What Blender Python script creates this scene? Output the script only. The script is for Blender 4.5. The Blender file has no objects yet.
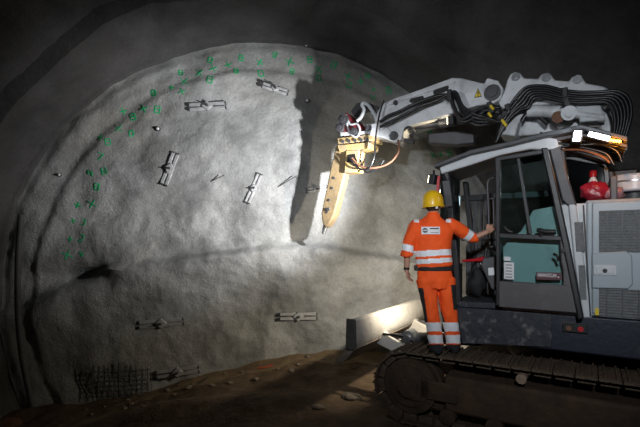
import bpy, bmesh, math, random
import numpy as np
from mathutils import Vector, Matrix, noise
random.seed(7)
PI = math.pi
sc = bpy.context.scene
COL = sc.collection
F, CX, HY, CZ = 427.0, 320.0, 245.0, 2.1          # focal (px), centre column, horizon row, camera height

def P(px, py, Y):
    return Vector(((px-CX)*Y/F, Y, CZ-(py-HY)*Y/F))

# ------------------------------------------------------------------ materials
def mat(name, col, rough=.6, metal=0., bump=0., bscale=20., var=0., vscale=4., col2=None, spec=.5, emit=None, estr=0., lo=.35, hi=.7, bdet=6):
    m = bpy.data.materials.new(name); m.use_nodes = True
    nt = m.node_tree; b = nt.nodes['Principled BSDF']
    b.inputs['Roughness'].default_value = rough; b.inputs['Metallic'].default_value = metal
    b.inputs['Specular IOR Level'].default_value = spec
    b.inputs['Base Color'].default_value = (*col, 1)
    tc = nt.nodes.new('ShaderNodeTexCoord')
    if col2 is not None or var > 0:
        n = nt.nodes.new('ShaderNodeTexNoise'); n.inputs['Scale'].default_value = vscale; n.inputs['Detail'].default_value = 8; n.inputs['Roughness'].default_value = .65
        r = nt.nodes.new('ShaderNodeValToRGB')
        r.color_ramp.elements[0].position = lo; r.color_ramp.elements[1].position = hi
        c2 = col2 if col2 is not None else tuple(c*(1-var) for c in col)
        r.color_ramp.elements[0].color = (*col, 1); r.color_ramp.elements[1].color = (*c2, 1)
        nt.links.new(tc.outputs['Object'], n.inputs['Vector']); nt.links.new(n.outputs['Fac'], r.inputs['Fac'])
        nt.links.new(r.outputs['Color'], b.inputs['Base Color'])
    if bump > 0:
        n = nt.nodes.new('ShaderNodeTexNoise'); n.inputs['Scale'].default_value = bscale; n.inputs['Detail'].default_value = bdet
        bp = nt.nodes.new('ShaderNodeBump'); bp.inputs['Strength'].default_value = bump; bp.inputs['Distance'].default_value = .02
        nt.links.new(tc.outputs['Object'], n.inputs['Vector']); nt.links.new(n.outputs['Fac'], bp.inputs['Height'])
        nt.links.new(bp.outputs['Normal'], b.inputs['Normal'])
    if emit:
        b.inputs['Emission Color'].default_value = (*emit, 1); b.inputs['Emission Strength'].default_value = estr
    return m

def glass(name, tint, gl=.1, rough=.03):
    m = bpy.data.materials.new(name); m.use_nodes = True; nt = m.node_tree; nt.nodes.clear()
    o = nt.nodes.new('ShaderNodeOutputMaterial'); mx = nt.nodes.new('ShaderNodeMixShader')
    t = nt.nodes.new('ShaderNodeBsdfTransparent'); g = nt.nodes.new('ShaderNodeBsdfGlossy')
    t.inputs['Color'].default_value = (*tint, 1); g.inputs['Roughness'].default_value = rough
    mx.inputs[0].default_value = gl
    nt.links.new(t.outputs[0], mx.inputs[1]); nt.links.new(g.outputs[0], mx.inputs[2]); nt.links.new(mx.outputs[0], o.inputs[0])
    return m

M = {}
def shotcrete(name, dark, light, dusty, rough):
    m = bpy.data.materials.new(name); m.use_nodes = True; nt = m.node_tree; b = nt.nodes['Principled BSDF']
    tc = nt.nodes.new('ShaderNodeTexCoord')
    def nz(s, d=8, r=.6):
        n = nt.nodes.new('ShaderNodeTexNoise'); n.inputs['Scale'].default_value = s; n.inputs['Detail'].default_value = d; n.inputs['Roughness'].default_value = r
        nt.links.new(tc.outputs['Object'], n.inputs['Vector']); return n
    def ramp(n, a, bb, ca, cb):
        r = nt.nodes.new('ShaderNodeValToRGB'); r.color_ramp.elements[0].position = a; r.color_ramp.elements[1].position = bb
        r.color_ramp.elements[0].color = (*ca, 1); r.color_ramp.elements[1].color = (*cb, 1); nt.links.new(n.outputs['Fac'], r.inputs['Fac']); return r
    r1 = ramp(nz(.9), .38, .66, dark, light); r2 = ramp(nz(.55), .5, .68, (0,0,0), (1,1,1))
    mx = nt.nodes.new('ShaderNodeMixRGB'); mx.inputs[2].default_value = (*dusty, 1)
    nt.links.new(r2.outputs[0], mx.inputs[0]); nt.links.new(r1.outputs[0], mx.inputs[1])
    r3 = ramp(nz(22, 5), .3, .7, (.72,.72,.72), (1,1,1)); mm = nt.nodes.new('ShaderNodeMixRGB'); mm.blend_type = 'MULTIPLY'; mm.inputs[0].default_value = .8
    nt.links.new(mx.outputs[0], mm.inputs[1]); nt.links.new(r3.outputs[0], mm.inputs[2])
    nt.links.new(mm.outputs[0], b.inputs['Base Color']); b.inputs['Roughness'].default_value = rough; b.inputs['Specular IOR Level'].default_value = .4
    n1 = nz(32, 4); n2 = nz(9, 6)
    b1 = nt.nodes.new('ShaderNodeBump'); b1.inputs['Strength'].default_value = .38; b1.inputs['Distance'].default_value = .03
    b2 = nt.nodes.new('ShaderNodeBump'); b2.inputs['Strength'].default_value = .35; b2.inputs['Distance'].default_value = .06
    nt.links.new(n1.outputs['Fac'], b1.inputs['Height']); nt.links.new(n2.outputs['Fac'], b2.inputs['Height'])
    nt.links.new(b2.outputs['Normal'], b1.inputs['Normal']); nt.links.new(b1.outputs['Normal'], b.inputs['Normal'])
    return m
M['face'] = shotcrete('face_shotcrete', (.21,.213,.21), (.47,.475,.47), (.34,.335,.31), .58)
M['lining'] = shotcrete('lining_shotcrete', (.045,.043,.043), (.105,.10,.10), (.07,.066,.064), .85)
M['muck'] = mat('muck_brown', (.085,.055,.033), .9, bump=.9, bscale=14, col2=(.17,.12,.075), vscale=2.5, spec=.25, bdet=10)
M['tan'] = mat('muck_tan', (.26,.19,.11), .9, bump=.9, bscale=18, col2=(.16,.11,.07), vscale=3, spec=.2)
M['stone'] = mat('stone', (.24,.2,.16), .85, bump=.5, bscale=25, col2=(.13,.1,.07), vscale=6)
M['white'] = mat('machine_white', (.54,.57,.60), .42, bump=.04, bscale=60, col2=(.33,.34,.34), vscale=3.5, lo=.5, hi=.85)
M['panel'] = mat('panel_grey', (.34,.39,.43), .4, bump=.03, bscale=50, col2=(.28,.33,.35), vscale=2.5, lo=.45, hi=.85)
M['boom'] = mat('boom_white', (.66,.68,.71), .45, bump=.08, bscale=40, col2=(.26,.27,.28), vscale=4, lo=.45, hi=.8)
M['navy'] = mat('skirt_navy', (.012,.017,.03), .45, bump=.15, bscale=18, col2=(.07,.07,.07), vscale=5, lo=.55, hi=.75)
M['sill'] = mat('muddy_sill', (.02,.024,.032), .6, bump=.5, bscale=12, col2=(.16,.15,.15), vscale=9, lo=.55, hi=.72)
M['black'] = mat('black_paint', (.014,.015,.018), .42, col2=(.035,.035,.037), vscale=6, bump=.05)
M['dgrey'] = mat('dark_grey', (.05,.053,.06), .5, col2=(.09,.09,.095), vscale=7, bump=.06)
M['doorpan'] = mat('door_dark_brown', (.085,.08,.085), .5, col2=(.14,.13,.125), vscale=5, bump=.08, lo=.5, hi=.8)
M['rubber'] = mat('hose_rubber', (.012,.012,.014), .33, bump=.05, bscale=80, var=.3)
M['steel'] = mat('steel', (.45,.46,.48), .35, metal=.8, bump=.05, bscale=50, var=.4)
M['steeldark'] = mat('steel_dark', (.10,.10,.11), .5, metal=.4, bump=.1, bscale=30, var=.4)
M['plate'] = mat('anchor_steel', (.48,.48,.49), .5, metal=.2, bump=.1, bscale=60, var=.35, vscale=12)
M['mudmetal'] = mat('muddy_metal', (.07,.042,.025), .8, bump=.8, bscale=14, col2=(.03,.022,.016), vscale=5, spec=.3)
M['shoe'] = mat('track_shoe_steel', (.10,.07,.045), .75, metal=.0, bump=1., bscale=22, col2=(.04,.03,.022), vscale=9, spec=.4)
M['blade'] = mat('blade_dusty', (.55,.53,.50), .6, bump=.35, bscale=18, col2=(.30,.25,.2), vscale=3.5, lo=.5, hi=.8)
M['bladedark'] = mat('blade_edge', (.10,.095,.09), .6, bump=.3, bscale=20, var=.4)
M['yellow'] = mat('hammer_yellow', (.52,.36,.13), .6, bump=.25, bscale=20, col2=(.30,.24,.17), vscale=6, lo=.42, hi=.62)
M['beige'] = mat('hammer_beige', (.34,.24,.12), .6, bump=.3, bscale=18, col2=(.2,.15,.09), vscale=5)
M['red'] = mat('link_red', (.25,.03,.035), .5, bump=.1, bscale=30, var=.4)
M['redb'] = mat('bag_red', (.36,.02,.04), .25, bump=.5, bscale=25, var=.5, vscale=9)
M['redcap'] = mat('cap_red', (.5,.012,.02), .4, var=.2)
M['ylw'] = mat('sign_yellow', (.75,.55,.03), .5, var=.1)
M['blk'] = mat('ink_black', (.01,.01,.01), .5, var=.1)
M['wht'] = mat('sticker_white', (.7,.72,.74), .5, var=.1, vscale=9)
M['hvor'] = mat('hi_vis_orange', (.95,.12,.018), .75, bump=.35, bscale=9, col2=(.80,.085,.015), vscale=5, spec=.25)
M['refl'] = mat('reflective_tape', (.82,.84,.88), .45, bump=.08, bscale=40, var=.12)
M['troublk'] = mat('trouser_black', (.015,.015,.017), .8, bump=.2, bscale=30, var=.3)
M['helm'] = mat('helmet_yellow', (.80,.48,.012), .32, bump=.02, bscale=30, var=.1)
M['skin'] = mat('skin', (.50,.27,.19), .55, bump=.1, bscale=60, var=.2, vscale=12)
M['hair'] = mat('hair_dark', (.05,.03,.02), .7, bump=.5, bscale=90, var=.3)
M['teal'] = mat('paint_green', (.0,.48,.16), .7, var=.3, vscale=30)
M['maroon'] = mat('sticker_maroon', (.10,.025,.035), .5, var=.2)
M['grille'] = mat('grille_mesh', (.20,.21,.215), .55, col2=(.11,.115,.12), vscale=30, bump=.6, bscale=90)
M['amber'] = mat('amber_lens', (.8,.3,.02), .3, emit=(1,.36,.03), estr=22, var=.05)
M['led'] = mat('led_lens', (.9,.9,.9), .3, emit=(.9,.95,1), estr=28, var=.05)
M['warmled'] = mat('warm_lens', (.9,.85,.7), .3, emit=(1,.85,.6), estr=10, var=.05)
M['rust'] = mat('rust', (.20,.09,.05), .7, bump=.3, bscale=20, var=.5)
M['cap'] = mat('carrier_roller_end', (.30,.22,.16), .6, bump=.4, bscale=20, col2=(.12,.08,.05), vscale=10)
M['gd'] = glass('glass_green', (.74,.87,.86), .05)
M['gw'] = glass('glass_dark', (.22,.26,.27), .10)
M['rebar'] = mat('mesh_wire', (.15,.14,.135), .6, metal=.3, var=.4)
M['pipe'] = mat('grey_pipe', (.09,.09,.09), .7, bump=.3, bscale=20, var=.4)
M['canister'] = mat('canister_white', (.62,.68,.75), .35, var=.15)

# ------------------------------------------------------------------ mesh builder
class MB:
    def __init__(s): s.v = []; s.f = []; s.mi = []
    def add(s, vs, fs, mi=0):
        o = len(s.v); s.v += [tuple(v) for v in vs]; s.f += [tuple(i+o for i in f) for f in fs]; s.mi += [mi]*len(fs); return s
    def box(s, c, d, R=None, mi=0):
        vs = [Vector((sx*d[0]/2, sy*d[1]/2, sz*d[2]/2)) for sx in (-1,1) for sy in (-1,1) for sz in (-1,1)]
        if R: vs = [R @ v for v in vs]
        c = Vector(c); vs = [v+c for v in vs]
        return s.add(vs, [(0,1,3,2),(4,6,7,5),(0,4,5,1),(2,3,7,6),(0,2,6,4),(1,5,7,3)], mi)
    def prism(s, pts, y0, y1, mi=0):          # outline of (x, z), extruded along y
        n = len(pts); vs = [(x, y0, z) for x, z in pts] + [(x, y1, z) for x, z in pts]
        fs = [tuple(range(n)), tuple(range(2*n-1, n-1, -1))] + [(i, i+n, (i+1) % n + n, (i+1) % n) for i in range(n)]
        return s.add(vs, fs, mi)
    def tube(s, pts, r, n=10, mi=0, cap=True, rz=None):
        pts = [Vector(p) for p in pts]; m = len(pts); rr = r if hasattr(r, '__len__') else [r]*m
        vs = []; fs = []; u = None
        for i, p in enumerate(pts):
            t = (pts[min(i+1, m-1)]-pts[max(i-1, 0)]).normalized()
            if u is None: u = t.orthogonal().normalized()
            u = (u-t*u.dot(t)); u = u.normalized() if u.length > 1e-6 else t.orthogonal().normalized()
            w = t.cross(u)
            for k in range(n):
                a = 2*PI*k/n; vs.append(p+(u*math.cos(a)+w*math.sin(a))*rr[i])
        for i in range(m-1):
            for k in range(n): fs.append((i*n+k, i*n+(k+1) % n, (i+1)*n+(k+1) % n, (i+1)*n+k))
        if cap: fs += [tuple(range(n-1, -1, -1)), tuple((m-1)*n+k for k in range(n))]
        return s.add(vs, fs, mi)
    def cyl(s, a, b, r, n=20, mi=0, r2=None): return s.tube([a, b], [r, r2 if r2 is not None else r], n, mi)
    def ell(s, c, rad, n=16, m=10, R=None, mi=0):
        vs = []; c = Vector(c)
        for i in range(m+1):
            th = PI*i/m
            for k in range(n):
                a = 2*PI*k/n; v = Vector((rad[0]*math.sin(th)*math.cos(a), rad[1]*math.sin(th)*math.sin(a), rad[2]*math.cos(th)))
                if R: v = R @ v
                vs.append(v+c)
        fs = [(i*n+k, (i+1)*n+k, (i+1)*n+(k+1) % n, i*n+(k+1) % n) for i in range(m) for k in range(n)]
        return s.add(vs, fs, mi)
    def mesh(s, name):
        me = bpy.data.meshes.new(name); me.from_pydata(s.v, [], s.f); me.validate()
        bm = bmesh.new(); bm.from_mesh(me); bmesh.ops.remove_doubles(bm, verts=bm.verts, dist=1e-5)
        bmesh.ops.recalc_face_normals(bm, faces=bm.faces); bm.to_mesh(me); bm.free(); return me
    def build(s, name, mats, parent=None, bevel=0., smooth=False, loc=None, label=None):
        me = bpy.data.meshes.new(name); me.from_pydata(s.v, [], s.f)
        mats = mats if isinstance(mats, (list, tuple)) else [mats]
        for m in mats: me.materials.append(m)
        me.polygons.foreach_set('material_index', s.mi[:len(me.polygons)])
        bm = bmesh.new(); bm.from_mesh(me); bmesh.ops.remove_doubles(bm, verts=bm.verts, dist=1e-6)
        bmesh.ops.recalc_face_normals(bm, faces=bm.faces); bm.to_mesh(me); bm.free()
        if smooth:
            me.polygons.foreach_set('use_smooth', [True]*len(me.polygons))
            me.set_sharp_from_angle(angle=math.radians(38))
        o = bpy.data.objects.new(name, me); COL.objects.link(o)
        if parent: o.parent = parent
        if loc is not None: o.location = loc
        if bevel:
            b = o.modifiers.new('bevel', 'BEVEL'); b.width = bevel; b.segments = 2; b.limit_method = 'ANGLE'; b.angle_limit = math.radians(40)
            me.polygons.foreach_set('use_smooth', [True]*len(me.polygons)); me.set_sharp_from_angle(angle=math.radians(30))
        if label: o['label'] = label
        return o

def tag(o, label=None, cat=None, group=None, kind=None):
    for k, v in (('label', label), ('category', cat), ('group', group), ('kind', kind)):
        if v: o[k] = v
    return o
def empty(name, loc=(0,0,0), rz=0):
    o = bpy.data.objects.new(name, None); o.empty_display_size = .1; COL.objects.link(o); o.location = loc; o.rotation_euler = (0,0,rz); return o
def smooth_pts(pts, n=8):                    # Catmull-Rom
    pts = [Vector(p) for p in pts]; q = [pts[0]*2-pts[1]]+pts+[pts[-1]*2-pts[-2]]; out = []
    for i in range(1, len(q)-2):
        a, b, c, d = q[i-1:i+3]
        for k in range(n):
            t = k/n; out.append(.5*((2*b)+(c-a)*t+(2*a-5*b+4*c-d)*t*t+(3*b-a-3*c+d)*t**3))
    out.append(pts[-1]); return out
def sstep(a, b, x):
    t = min(1, max(0, (x-a)/(b-a))); return t*t*(3-2*t)

# ------------------------------------------------------------------ the tunnel face
SL = .15; Y0 = 8.0
e1 = Vector((1, SL, 0)).normalized(); e2 = Vector((0,0,1)); NR = Vector((SL, -1, 0)).normalized()
def ray_face(px, py):
    k = (px-CX)/F; Y = Y0/(1-SL*k); return P(px, py, Y)
FC = ray_face(275, 293)
def uv(px, py):
    d = ray_face(px, py)-FC; return d.dot(e1), d.z
R0 = 252*FC.y/F
_line = sorted(uv(*p) for p in [(-20,312),(25,302),(60,287),(110,264),(200,253),(300,241),(400,256),(470,262),(560,270)])
def vline(u):
    if u <= _line[0][0]: return _line[0][1]
    for (a, b), (c, d) in zip(_line, _line[1:]):
        if u <= c: return b+(d-b)*(u-a)/(c-a)
    return _line[-1][1]
H1 = uv(84, 277); H2 = uv(320, 250)
def disp(u, v):
    q = Vector((u, v, 0)); r = math.hypot(u, v)/R0
    d = .10*noise.noise(q*.55)+.07*noise.noise(q*1.3+Vector((5,3,1)))+.035*noise.noise(q*3.1)+.014*noise.noise(q*8)
    w = vline(u)+.05*noise.noise(Vector((u*2.2, 0, 7)))
    d += .17*sstep(w+.02, w-.12, v)-.05*sstep(w-.25, w-1.0, v)
    d -= .24*math.exp(-(((u-H1[0])/.62)**2+((v-H1[1]+.02)/.2)**2))
    d += .16*math.exp(-(((u-H2[0])/.3)**2+((v-H2[1])/.22)**2))
    d -= .055*sstep(.865, .90, r+.012*noise.noise(q*1.2))
    d -= .05*sstep(.96, 1, r)
    return d
def on_face(u, v, off=0.): return FC+e1*u+e2*v+NR*(disp(u, v)+off)
def face_px(px, py, off=0.):
    u, v = uv(px, py)
    for _ in range(3):                     # follow the ray onto the displaced surface
        p = on_face(u, v); Yp = p.y; t = P(px, py, Yp); d = t-FC; u, v = d.dot(e1), d.z
    return on_face(u, v, off)
def rim(a): return R0*(1+.012*noise.noise(Vector((math.cos(a)*3, math.sin(a)*3, 2)))+.004*noise.noise(Vector((math.cos(a)*22, math.sin(a)*22, 2))))
vs = []; fs = []; NA, NRG = 300, 120
for i in range(NRG+1):
    for k in range(NA):
        a = 2*PI*k/NA; r = rim(a)*i/NRG; vs.append(on_face(r*math.cos(a), r*math.sin(a)))
for i in range(NRG):
    for k in range(NA): fs.append((i*NA+k, i*NA+(k+1) % NA, (i+1)*NA+(k+1) % NA, (i+1)*NA+k))
wall = MB().add(vs, fs).build('wall_back', M['face'], smooth=True); wall['kind'] = 'structure'
wall['label'] = 'rough grey shotcrete tunnel face with green survey marks'

# lining that widens towards the camera
prof = [(0,0),(.05,.07),(.10,.10),(.35,.18),(.75,.22),(1.0,.30),(1.08,.50),(1.5,.62),(2.1,.82),(3.0,1.2),(4.,1.7),(5.,2.1),(7.,2.6),(9.5,2.9),(12,3.0)]
dd = []
for (a, b), (c, d) in zip(prof, prof[1:]):
    for k in range(4): dd.append((a+(c-a)*k/4, b+(d-b)*k/4))
dd.append(prof[-1])
vs = []; fs = []
for i, (d, dr) in enumerate(dd):
    for k in range(NA):
        a = 2*PI*k/NA; cx = .18*max(0, d-.8)
        q = Vector((math.cos(a)*5, math.sin(a)*5, d*1.2))
        ns = .16*noise.noise(q*.6)*min(1, d)+.05*noise.noise(q*2.2)*min(1, d*3)+.02*noise.noise(q*7)*min(1, d*5)
        r = rim(a)+dr+ns
        u, v = r*math.cos(a), r*math.sin(a)
        base = on_face(u, v) if i == 0 else FC+e1*(u+cx)+e2*v+NR*(d-.02)
        vs.append(base)
for i in range(len(dd)-1):
    for k in range(NA): fs.append((i*NA+k, i*NA+(k+1) % NA, (i+1)*NA+(k+1) % NA, (i+1)*NA+k))
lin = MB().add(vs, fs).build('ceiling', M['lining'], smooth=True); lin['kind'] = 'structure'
lin['label'] = 'dark vaulted shotcrete tunnel lining'

# green sprayed survey marks on the face (paint, a few millimetres thick)
def stroke(mb, p0, p1, w=.012):
    pts = []
    (x0, y0), (x1, y1) = p0, p1; n = 4
    dx, dy = x1-x0, y1-y0; L = math.hypot(dx, dy); nx, ny = -dy/L*w, dx/L*w
    rows = []
    for k in range(n+1):
        t = k/n; x, y = x0+dx*t, y0+dy*t
        rows.append([on_face(x+nx, y+ny, .001), on_face(x+nx, y+ny, .008), on_face(x-nx, y-ny, .008), on_face(x-nx, y-ny, .001)])
    v = [p for r in rows for p in r]
    f = [(k*4+j, k*4+(j+1) % 4, (k+1)*4+(j+1) % 4, (k+1)*4+j) for k in range(n) for j in range(4)]+[(0,1,2,3), (n*4+3, n*4+2, n*4+1, n*4)]
    mb.add(v, f)
marks = [(210,59,'8'),(213,68,'x'),(180,71,'8'),(199,72,'x'),(210,80,'8'),(184,81,'x'),(182,92,'x'),(171,87,'+'),(153,92,'8'),(157,109,'8'),(143,108,'x'),
 (132,116,'8'),(122,110,'+'),(131,133,'0'),(108,142,'8'),(100,137,'+'),(100,157,'7'),(90,173,'4'),(104,171,'8'),(118,128,'x'),(97,187,'8'),(77,205,'+'),
 (92,204,'x'),(73,221,'+'),(83,222,'3'),(70,239,'+'),(81,238,'2'),(67,255,'x'),(81,254,'4'),(228,64,'x'),(236,71,'8'),(241,56,'8'),(260,60,'x'),(261,72,'0'),
 (275,53,'8'),(290,61,'x'),(292,71,'8'),(310,59,'8'),(319,68,'x'),(319,77,'0'),(334,64,'8'),(349,75,'x'),(350,84,'0'),(361,81,'+'),(368,75,'8'),(374,89,'+'),
 (389,90,'8'),(374,97,'x'),(431,129,'8'),(434,155,'x'),(442,154,'+'),(451,152,'8')]
GL = {'x':[((-1,-1),(1,1)),((-1,1),(1,-1))], '+':[((-1,0),(1,0)),((0,-1),(0,1))], '0':[((-.7,-1),(-.7,1)),((-.7,1),(.7,1)),((.7,1),(.7,-1)),((.7,-1),(-.7,-1))],
 '7':[((-.7,1),(.7,1)),((.7,1),(-.2,-1))], '4':[((-.3,1),(-.8,-.1)),((-.8,-.1),(.8,-.1)),((.3,.6),(.3,-1))], '3':[((-.6,1),(.6,1)),((.6,1),(.6,-1)),((-.4,0),(.6,0)),((.6,-1),(-.6,-1))],
 '2':[((-.6,1),(.6,1)),((.6,1),(.6,0)),((.6,0),(-.6,-1)),((-.6,-1),(.7,-1))]}
GL['8'] = GL['0']+[((-.7,0),(.7,0))]
for px, py, g in marks:
    u, v = uv(px, py); s = .045+.02*random.random(); a = random.uniform(-.4, .4); mb = MB()
    ca, sa = math.cos(a)*s, math.sin(a)*s
    for (x0, y0), (x1, y1) in GL[g]:
        stroke(mb, (u+x0*ca-y0*sa, v+x0*sa+y0*ca), (u+x1*ca-y1*sa, v+x1*sa+y1*ca), random.uniform(.006, .010))
    mb.build('paint_mark', M['teal'], wall)

# ------------------------------------------------------------------ ground
EX = Vector((3.05, 5.415, 0)); RZ = PI-math.radians(32.3)
fw = Vector((math.cos(RZ), math.sin(RZ), 0)); lf = Vector((-math.sin(RZ), math.cos(RZ), 0))
def ground_z(x, y):
    q = Vector((x, y, 0)); rel = q-EX; mx, my = rel.dot(fw), rel.dot(lf)
    pad = sstep(3.6, 2.4, mx)*sstep(3.0, 1.9, abs(my)) if mx > 0 else sstep(3.0, 1.9, abs(my))
    yf = Y0+SL*x-y                              # distance in front of the face
    z = -.68+.68*sstep(-5.2, 0.2, x)
    z += (.02+.28*sstep(-2.8, 2.5, x))*math.exp(-(yf/.55)**2)
    z += .16*math.exp(-((yf-2.3-.25*x)/.35)**2)*sstep(-4.5, -2, x)
    z += (.07*noise.noise(q*.8)+.045*noise.noise(q*2.3)+.02*noise.noise(q*6)+.01*noise.noise(q*15))
    return z*(1-pad)+pad*(.012*noise.noise(q*5)-.035)
gx = np.concatenate([np.arange(-9,-6,.25), np.arange(-6, 3.5, .055), np.arange(3.5, 9, .25)])
gy = np.concatenate([np.arange(-3.5, 3.5, .4), np.arange(3.5, 9.1, .055)])
vs = [(x, y, ground_z(x, y)) for y in gy for x in gx]; nx = len(gx)
fs = []; mi = []
def berm(x, y):
    yf = Y0+SL*x-y
    return 1 if (yf < .62+.25*noise.noise(Vector((x*1.3, y*2, 0))) and x > -3.2) else 0
G = MB()
for j in range(len(gy)-1):
    for i in range(nx-1):
        fs.append((j*nx+i, j*nx+i+1, (j+1)*nx+i+1, (j+1)*nx+i)); mi.append(berm(gx[i], gy[j]))
G.v = vs; G.f = fs; G.mi = mi
g = G.build('floor', [M['muck'], M['tan']], smooth=True); g['kind'] = 'structure'; g['label'] = 'uneven muddy tunnel floor of brown muck'

# stones
def rock_mesh(seed):
    bm = bmesh.new(); bmesh.ops.create_icosphere(bm, subdivisions=3, radius=1)
    for v in bm.verts:
        v.co *= 1+.35*noise.noise(v.co*1.1+Vector((seed*7, 0, 0)))+.12*noise.noise(v.co*3+Vector((seed, 4, 0)))
        v.co.z *= .65
    me = bpy.data.meshes.new('stone'); bm.to_mesh(me); bm.free(); me.materials.append(M['stone']); return me
RM = [rock_mesh(s) for s in range(5)]
spots = []
for k in range(34):
    x = random.uniform(-3.9, 1.2); yf = random.uniform(.33, .9); r_ = random.uniform(.02, .055); y = Y0+SL*x-yf
    if all(math.hypot(x-a, y-b) > .17 for a, b, c in spots): spots.append((x, y, r_))
for (x, y, s) in spots:
    o = bpy.data.objects.new('stone', random.choice(RM)); COL.objects.link(o); o.scale = (s*1.2, s, s)
    o.location = (x, y, ground_z(x, y)+s*.25); o.rotation_euler = (0, 0, random.uniform(0, 6))
    tag(o, 'small brown stone lying on the muck along the foot of the shotcrete face', 'stone', 'stones along the foot of the tunnel face')
def ground_at(px, py, Ya=4.0, Yb=9.0):
    y = Ya
    while y < Yb:
        p = P(px, py, y)
        if p.z <= ground_z(p.x, p.y): return p
        y += .02
    return P(px, py, Yb)
bigr = [(352,398,.11,'pale rounded boulder lit in front of the excavator track'),(318,408,.07,'small pale stone on the lit ridge left of the pale boulder')]
for (px, py, s, lb) in bigr:
    p = ground_at(px, py); o = bpy.data.objects.new('boulder', RM[3].copy()); COL.objects.link(o)
    o.scale = (s*1.3, s, s*.8); o.location = p+Vector((0, 0, s*.1)); tag(o, lb, 'boulder')

# ------------------------------------------------------------------ anchors on the face
def anchor(px0, py0, px1, py1, label, w=.052, half=False):
    a = face_px(px0, py0); b = face_px(px1, py1); c = (a+b)/2
    du, dv = (b-a).dot(e1), (b-a).dot(e2); L = math.hypot(du, dv); ang = math.atan2(dv, du)
    cu, cv = (c-FC).dot(e1), (c-FC).dot(e2); base = on_face(cu, cv, .0)
    hi = max(disp(cu+t*du, cv+t*dv) for t in (-.5,-.25,0,.25,.5))-disp(cu, cv)
    r = empty('anchor_plate', base+NR*(hi+.004)); tag(r, label, 'anchor', 'steel anchor plates on the tunnel face')
    X = (e1*math.cos(ang)+e2*math.sin(ang)); Z = NR; Yv = Z.cross(X)
    R = Matrix((X, Yv, Z)).transposed(); 
    r.rotation_euler = R.to_euler()
    for sx in (-1, 1):
        for sy in (-1, 1):
            MB().box((sx*(L*.27), sy*w*.78, 0), (L*.46, w*1.1, .04)).build('bar', M['plate'], r, bevel=.008)
            MB().box((sx*L*.49, sy*w*.78, 0), (.025, w*1.1, .05)).build('bar_end', M['steeldark'], r, bevel=.005)
    k = w*1.75
    MB().add([(k*1.1,0,-.03),(0,k,-.03),(-k*1.1,0,-.03),(0,-k,-.03),(k*1.1,0,.055),(0,k,.055),(-k*1.1,0,.055),(0,-k,.055)],
             [(3,2,1,0),(4,5,6,7),(0,1,5,4),(1,2,6,5),(2,3,7,6),(3,0,4,7)]).build('centre_plate', M['plate'], r, bevel=.01)
    MB().cyl((0,0,.05), (0,0,.10), .024, 6).cyl((0,0,.10), (0,0,.14), .012, 10).build('bolt', M['steeldark'], r, smooth=True)
anchor(189,108,226,106, 'steel anchor plate lying nearly level at upper left of face, above the round bolt head')
anchor(262,87,288,93, 'small steel anchor plate at the very top of the tunnel face, under the green marks', .04)
anchor(164,185,176,153, 'steel anchor plate standing steeply, leftmost of the two upright ones on the face')
anchor(247,203,260,174, 'steel anchor plate standing steeply in the middle of the face, left of the hammer shadow', .04)
anchor(306,191,327,188, 'steel anchor plate in the shadow beside the hydraulic hammer', .035)
anchor(139,325,184,321, 'steel anchor plate lying level at the lower left of the face, above the wire mesh')
anchor(279,316,317,316, 'bright steel anchor plate lying level low on the face, nearest the dozer blade')
anchor(157,374,199,369, 'lowest steel anchor plate, resting near the muck beside the wire mesh')

def bolt(px, py, label, on=True, r=.03):
    if on: p = face_px(px, py, 0)
    else:  p = None
    d = NR
    o = empty('rock_bolt', p); tag(o, label, 'bolt', 'rock bolt heads in the shotcrete')
    MB().cyl(-d*.03, d*.012, r*1.45, 16).build('washer', M['steeldark'], o, smooth=True)
    MB().ell(d*.035, (r, r, r), 12, 8).build('bolt_head', M['wht'], o, smooth=True)
bolt(158,129,'round bolt head standing alone at the upper left of the tunnel face')
bolt(307,101,'round bolt head just above the tip of the hammer shadow')
bolt(181,53,'small bolt head on the arch rim at upper left', r=.022)
bolt(60,175,'small bolt head on the arch rim at far left', r=.022)
bolt(306,46,'small bolt head at the crown of the arch rim', r=.022)
bolt(404,84,'small bolt head on the arch rim above the excavator arm', r=.022)

def rod(a, b, label):
    pa = face_px(*a, -.05); pb = face_px(*b, .12)
    o = MB().tube([pa-pb, (pa-pb)*.5, Vector((0,0,0))], .009, 8).build('steel_rod', M['rebar'], smooth=True, loc=pb)
    tag(o, label, 'rod')
rod((272,190), (296,177), 'thin steel rod sticking out of the face right of the middle upright anchor plate')
rod((204,184), (225,176), 'thin steel rod sticking out of the face right of the left upright anchor plate')

# wire mesh at the foot of the face
wm = empty('wire_mesh', face_px(122, 392, .04)); tag(wm, 'welded wire mesh sheet showing from the shotcrete at lower left above the muck', 'wire mesh')
cnt = 0
base = wm.location.copy()
for k in range(13):
    px = 88+k*5.3; mb = MB(); top = 366+random.uniform(-3, 6)-k*.3
    pts = [face_px(px+.2*j, top+(398-top)*j/4, .05)-base for j in range(5)]
    mb.tube(pts, .006, 6).build('wire', M['rebar'], wm, smooth=True)
for k in range(6):
    py = 371+k*4.6; pts = [face_px(86+8*j+random.uniform(0, 1), py-j*.35, .055)-base for j in range(9)]
    MB().tube(pts, .006, 6).build('wire', M['rebar'], wm, smooth=True)

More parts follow.
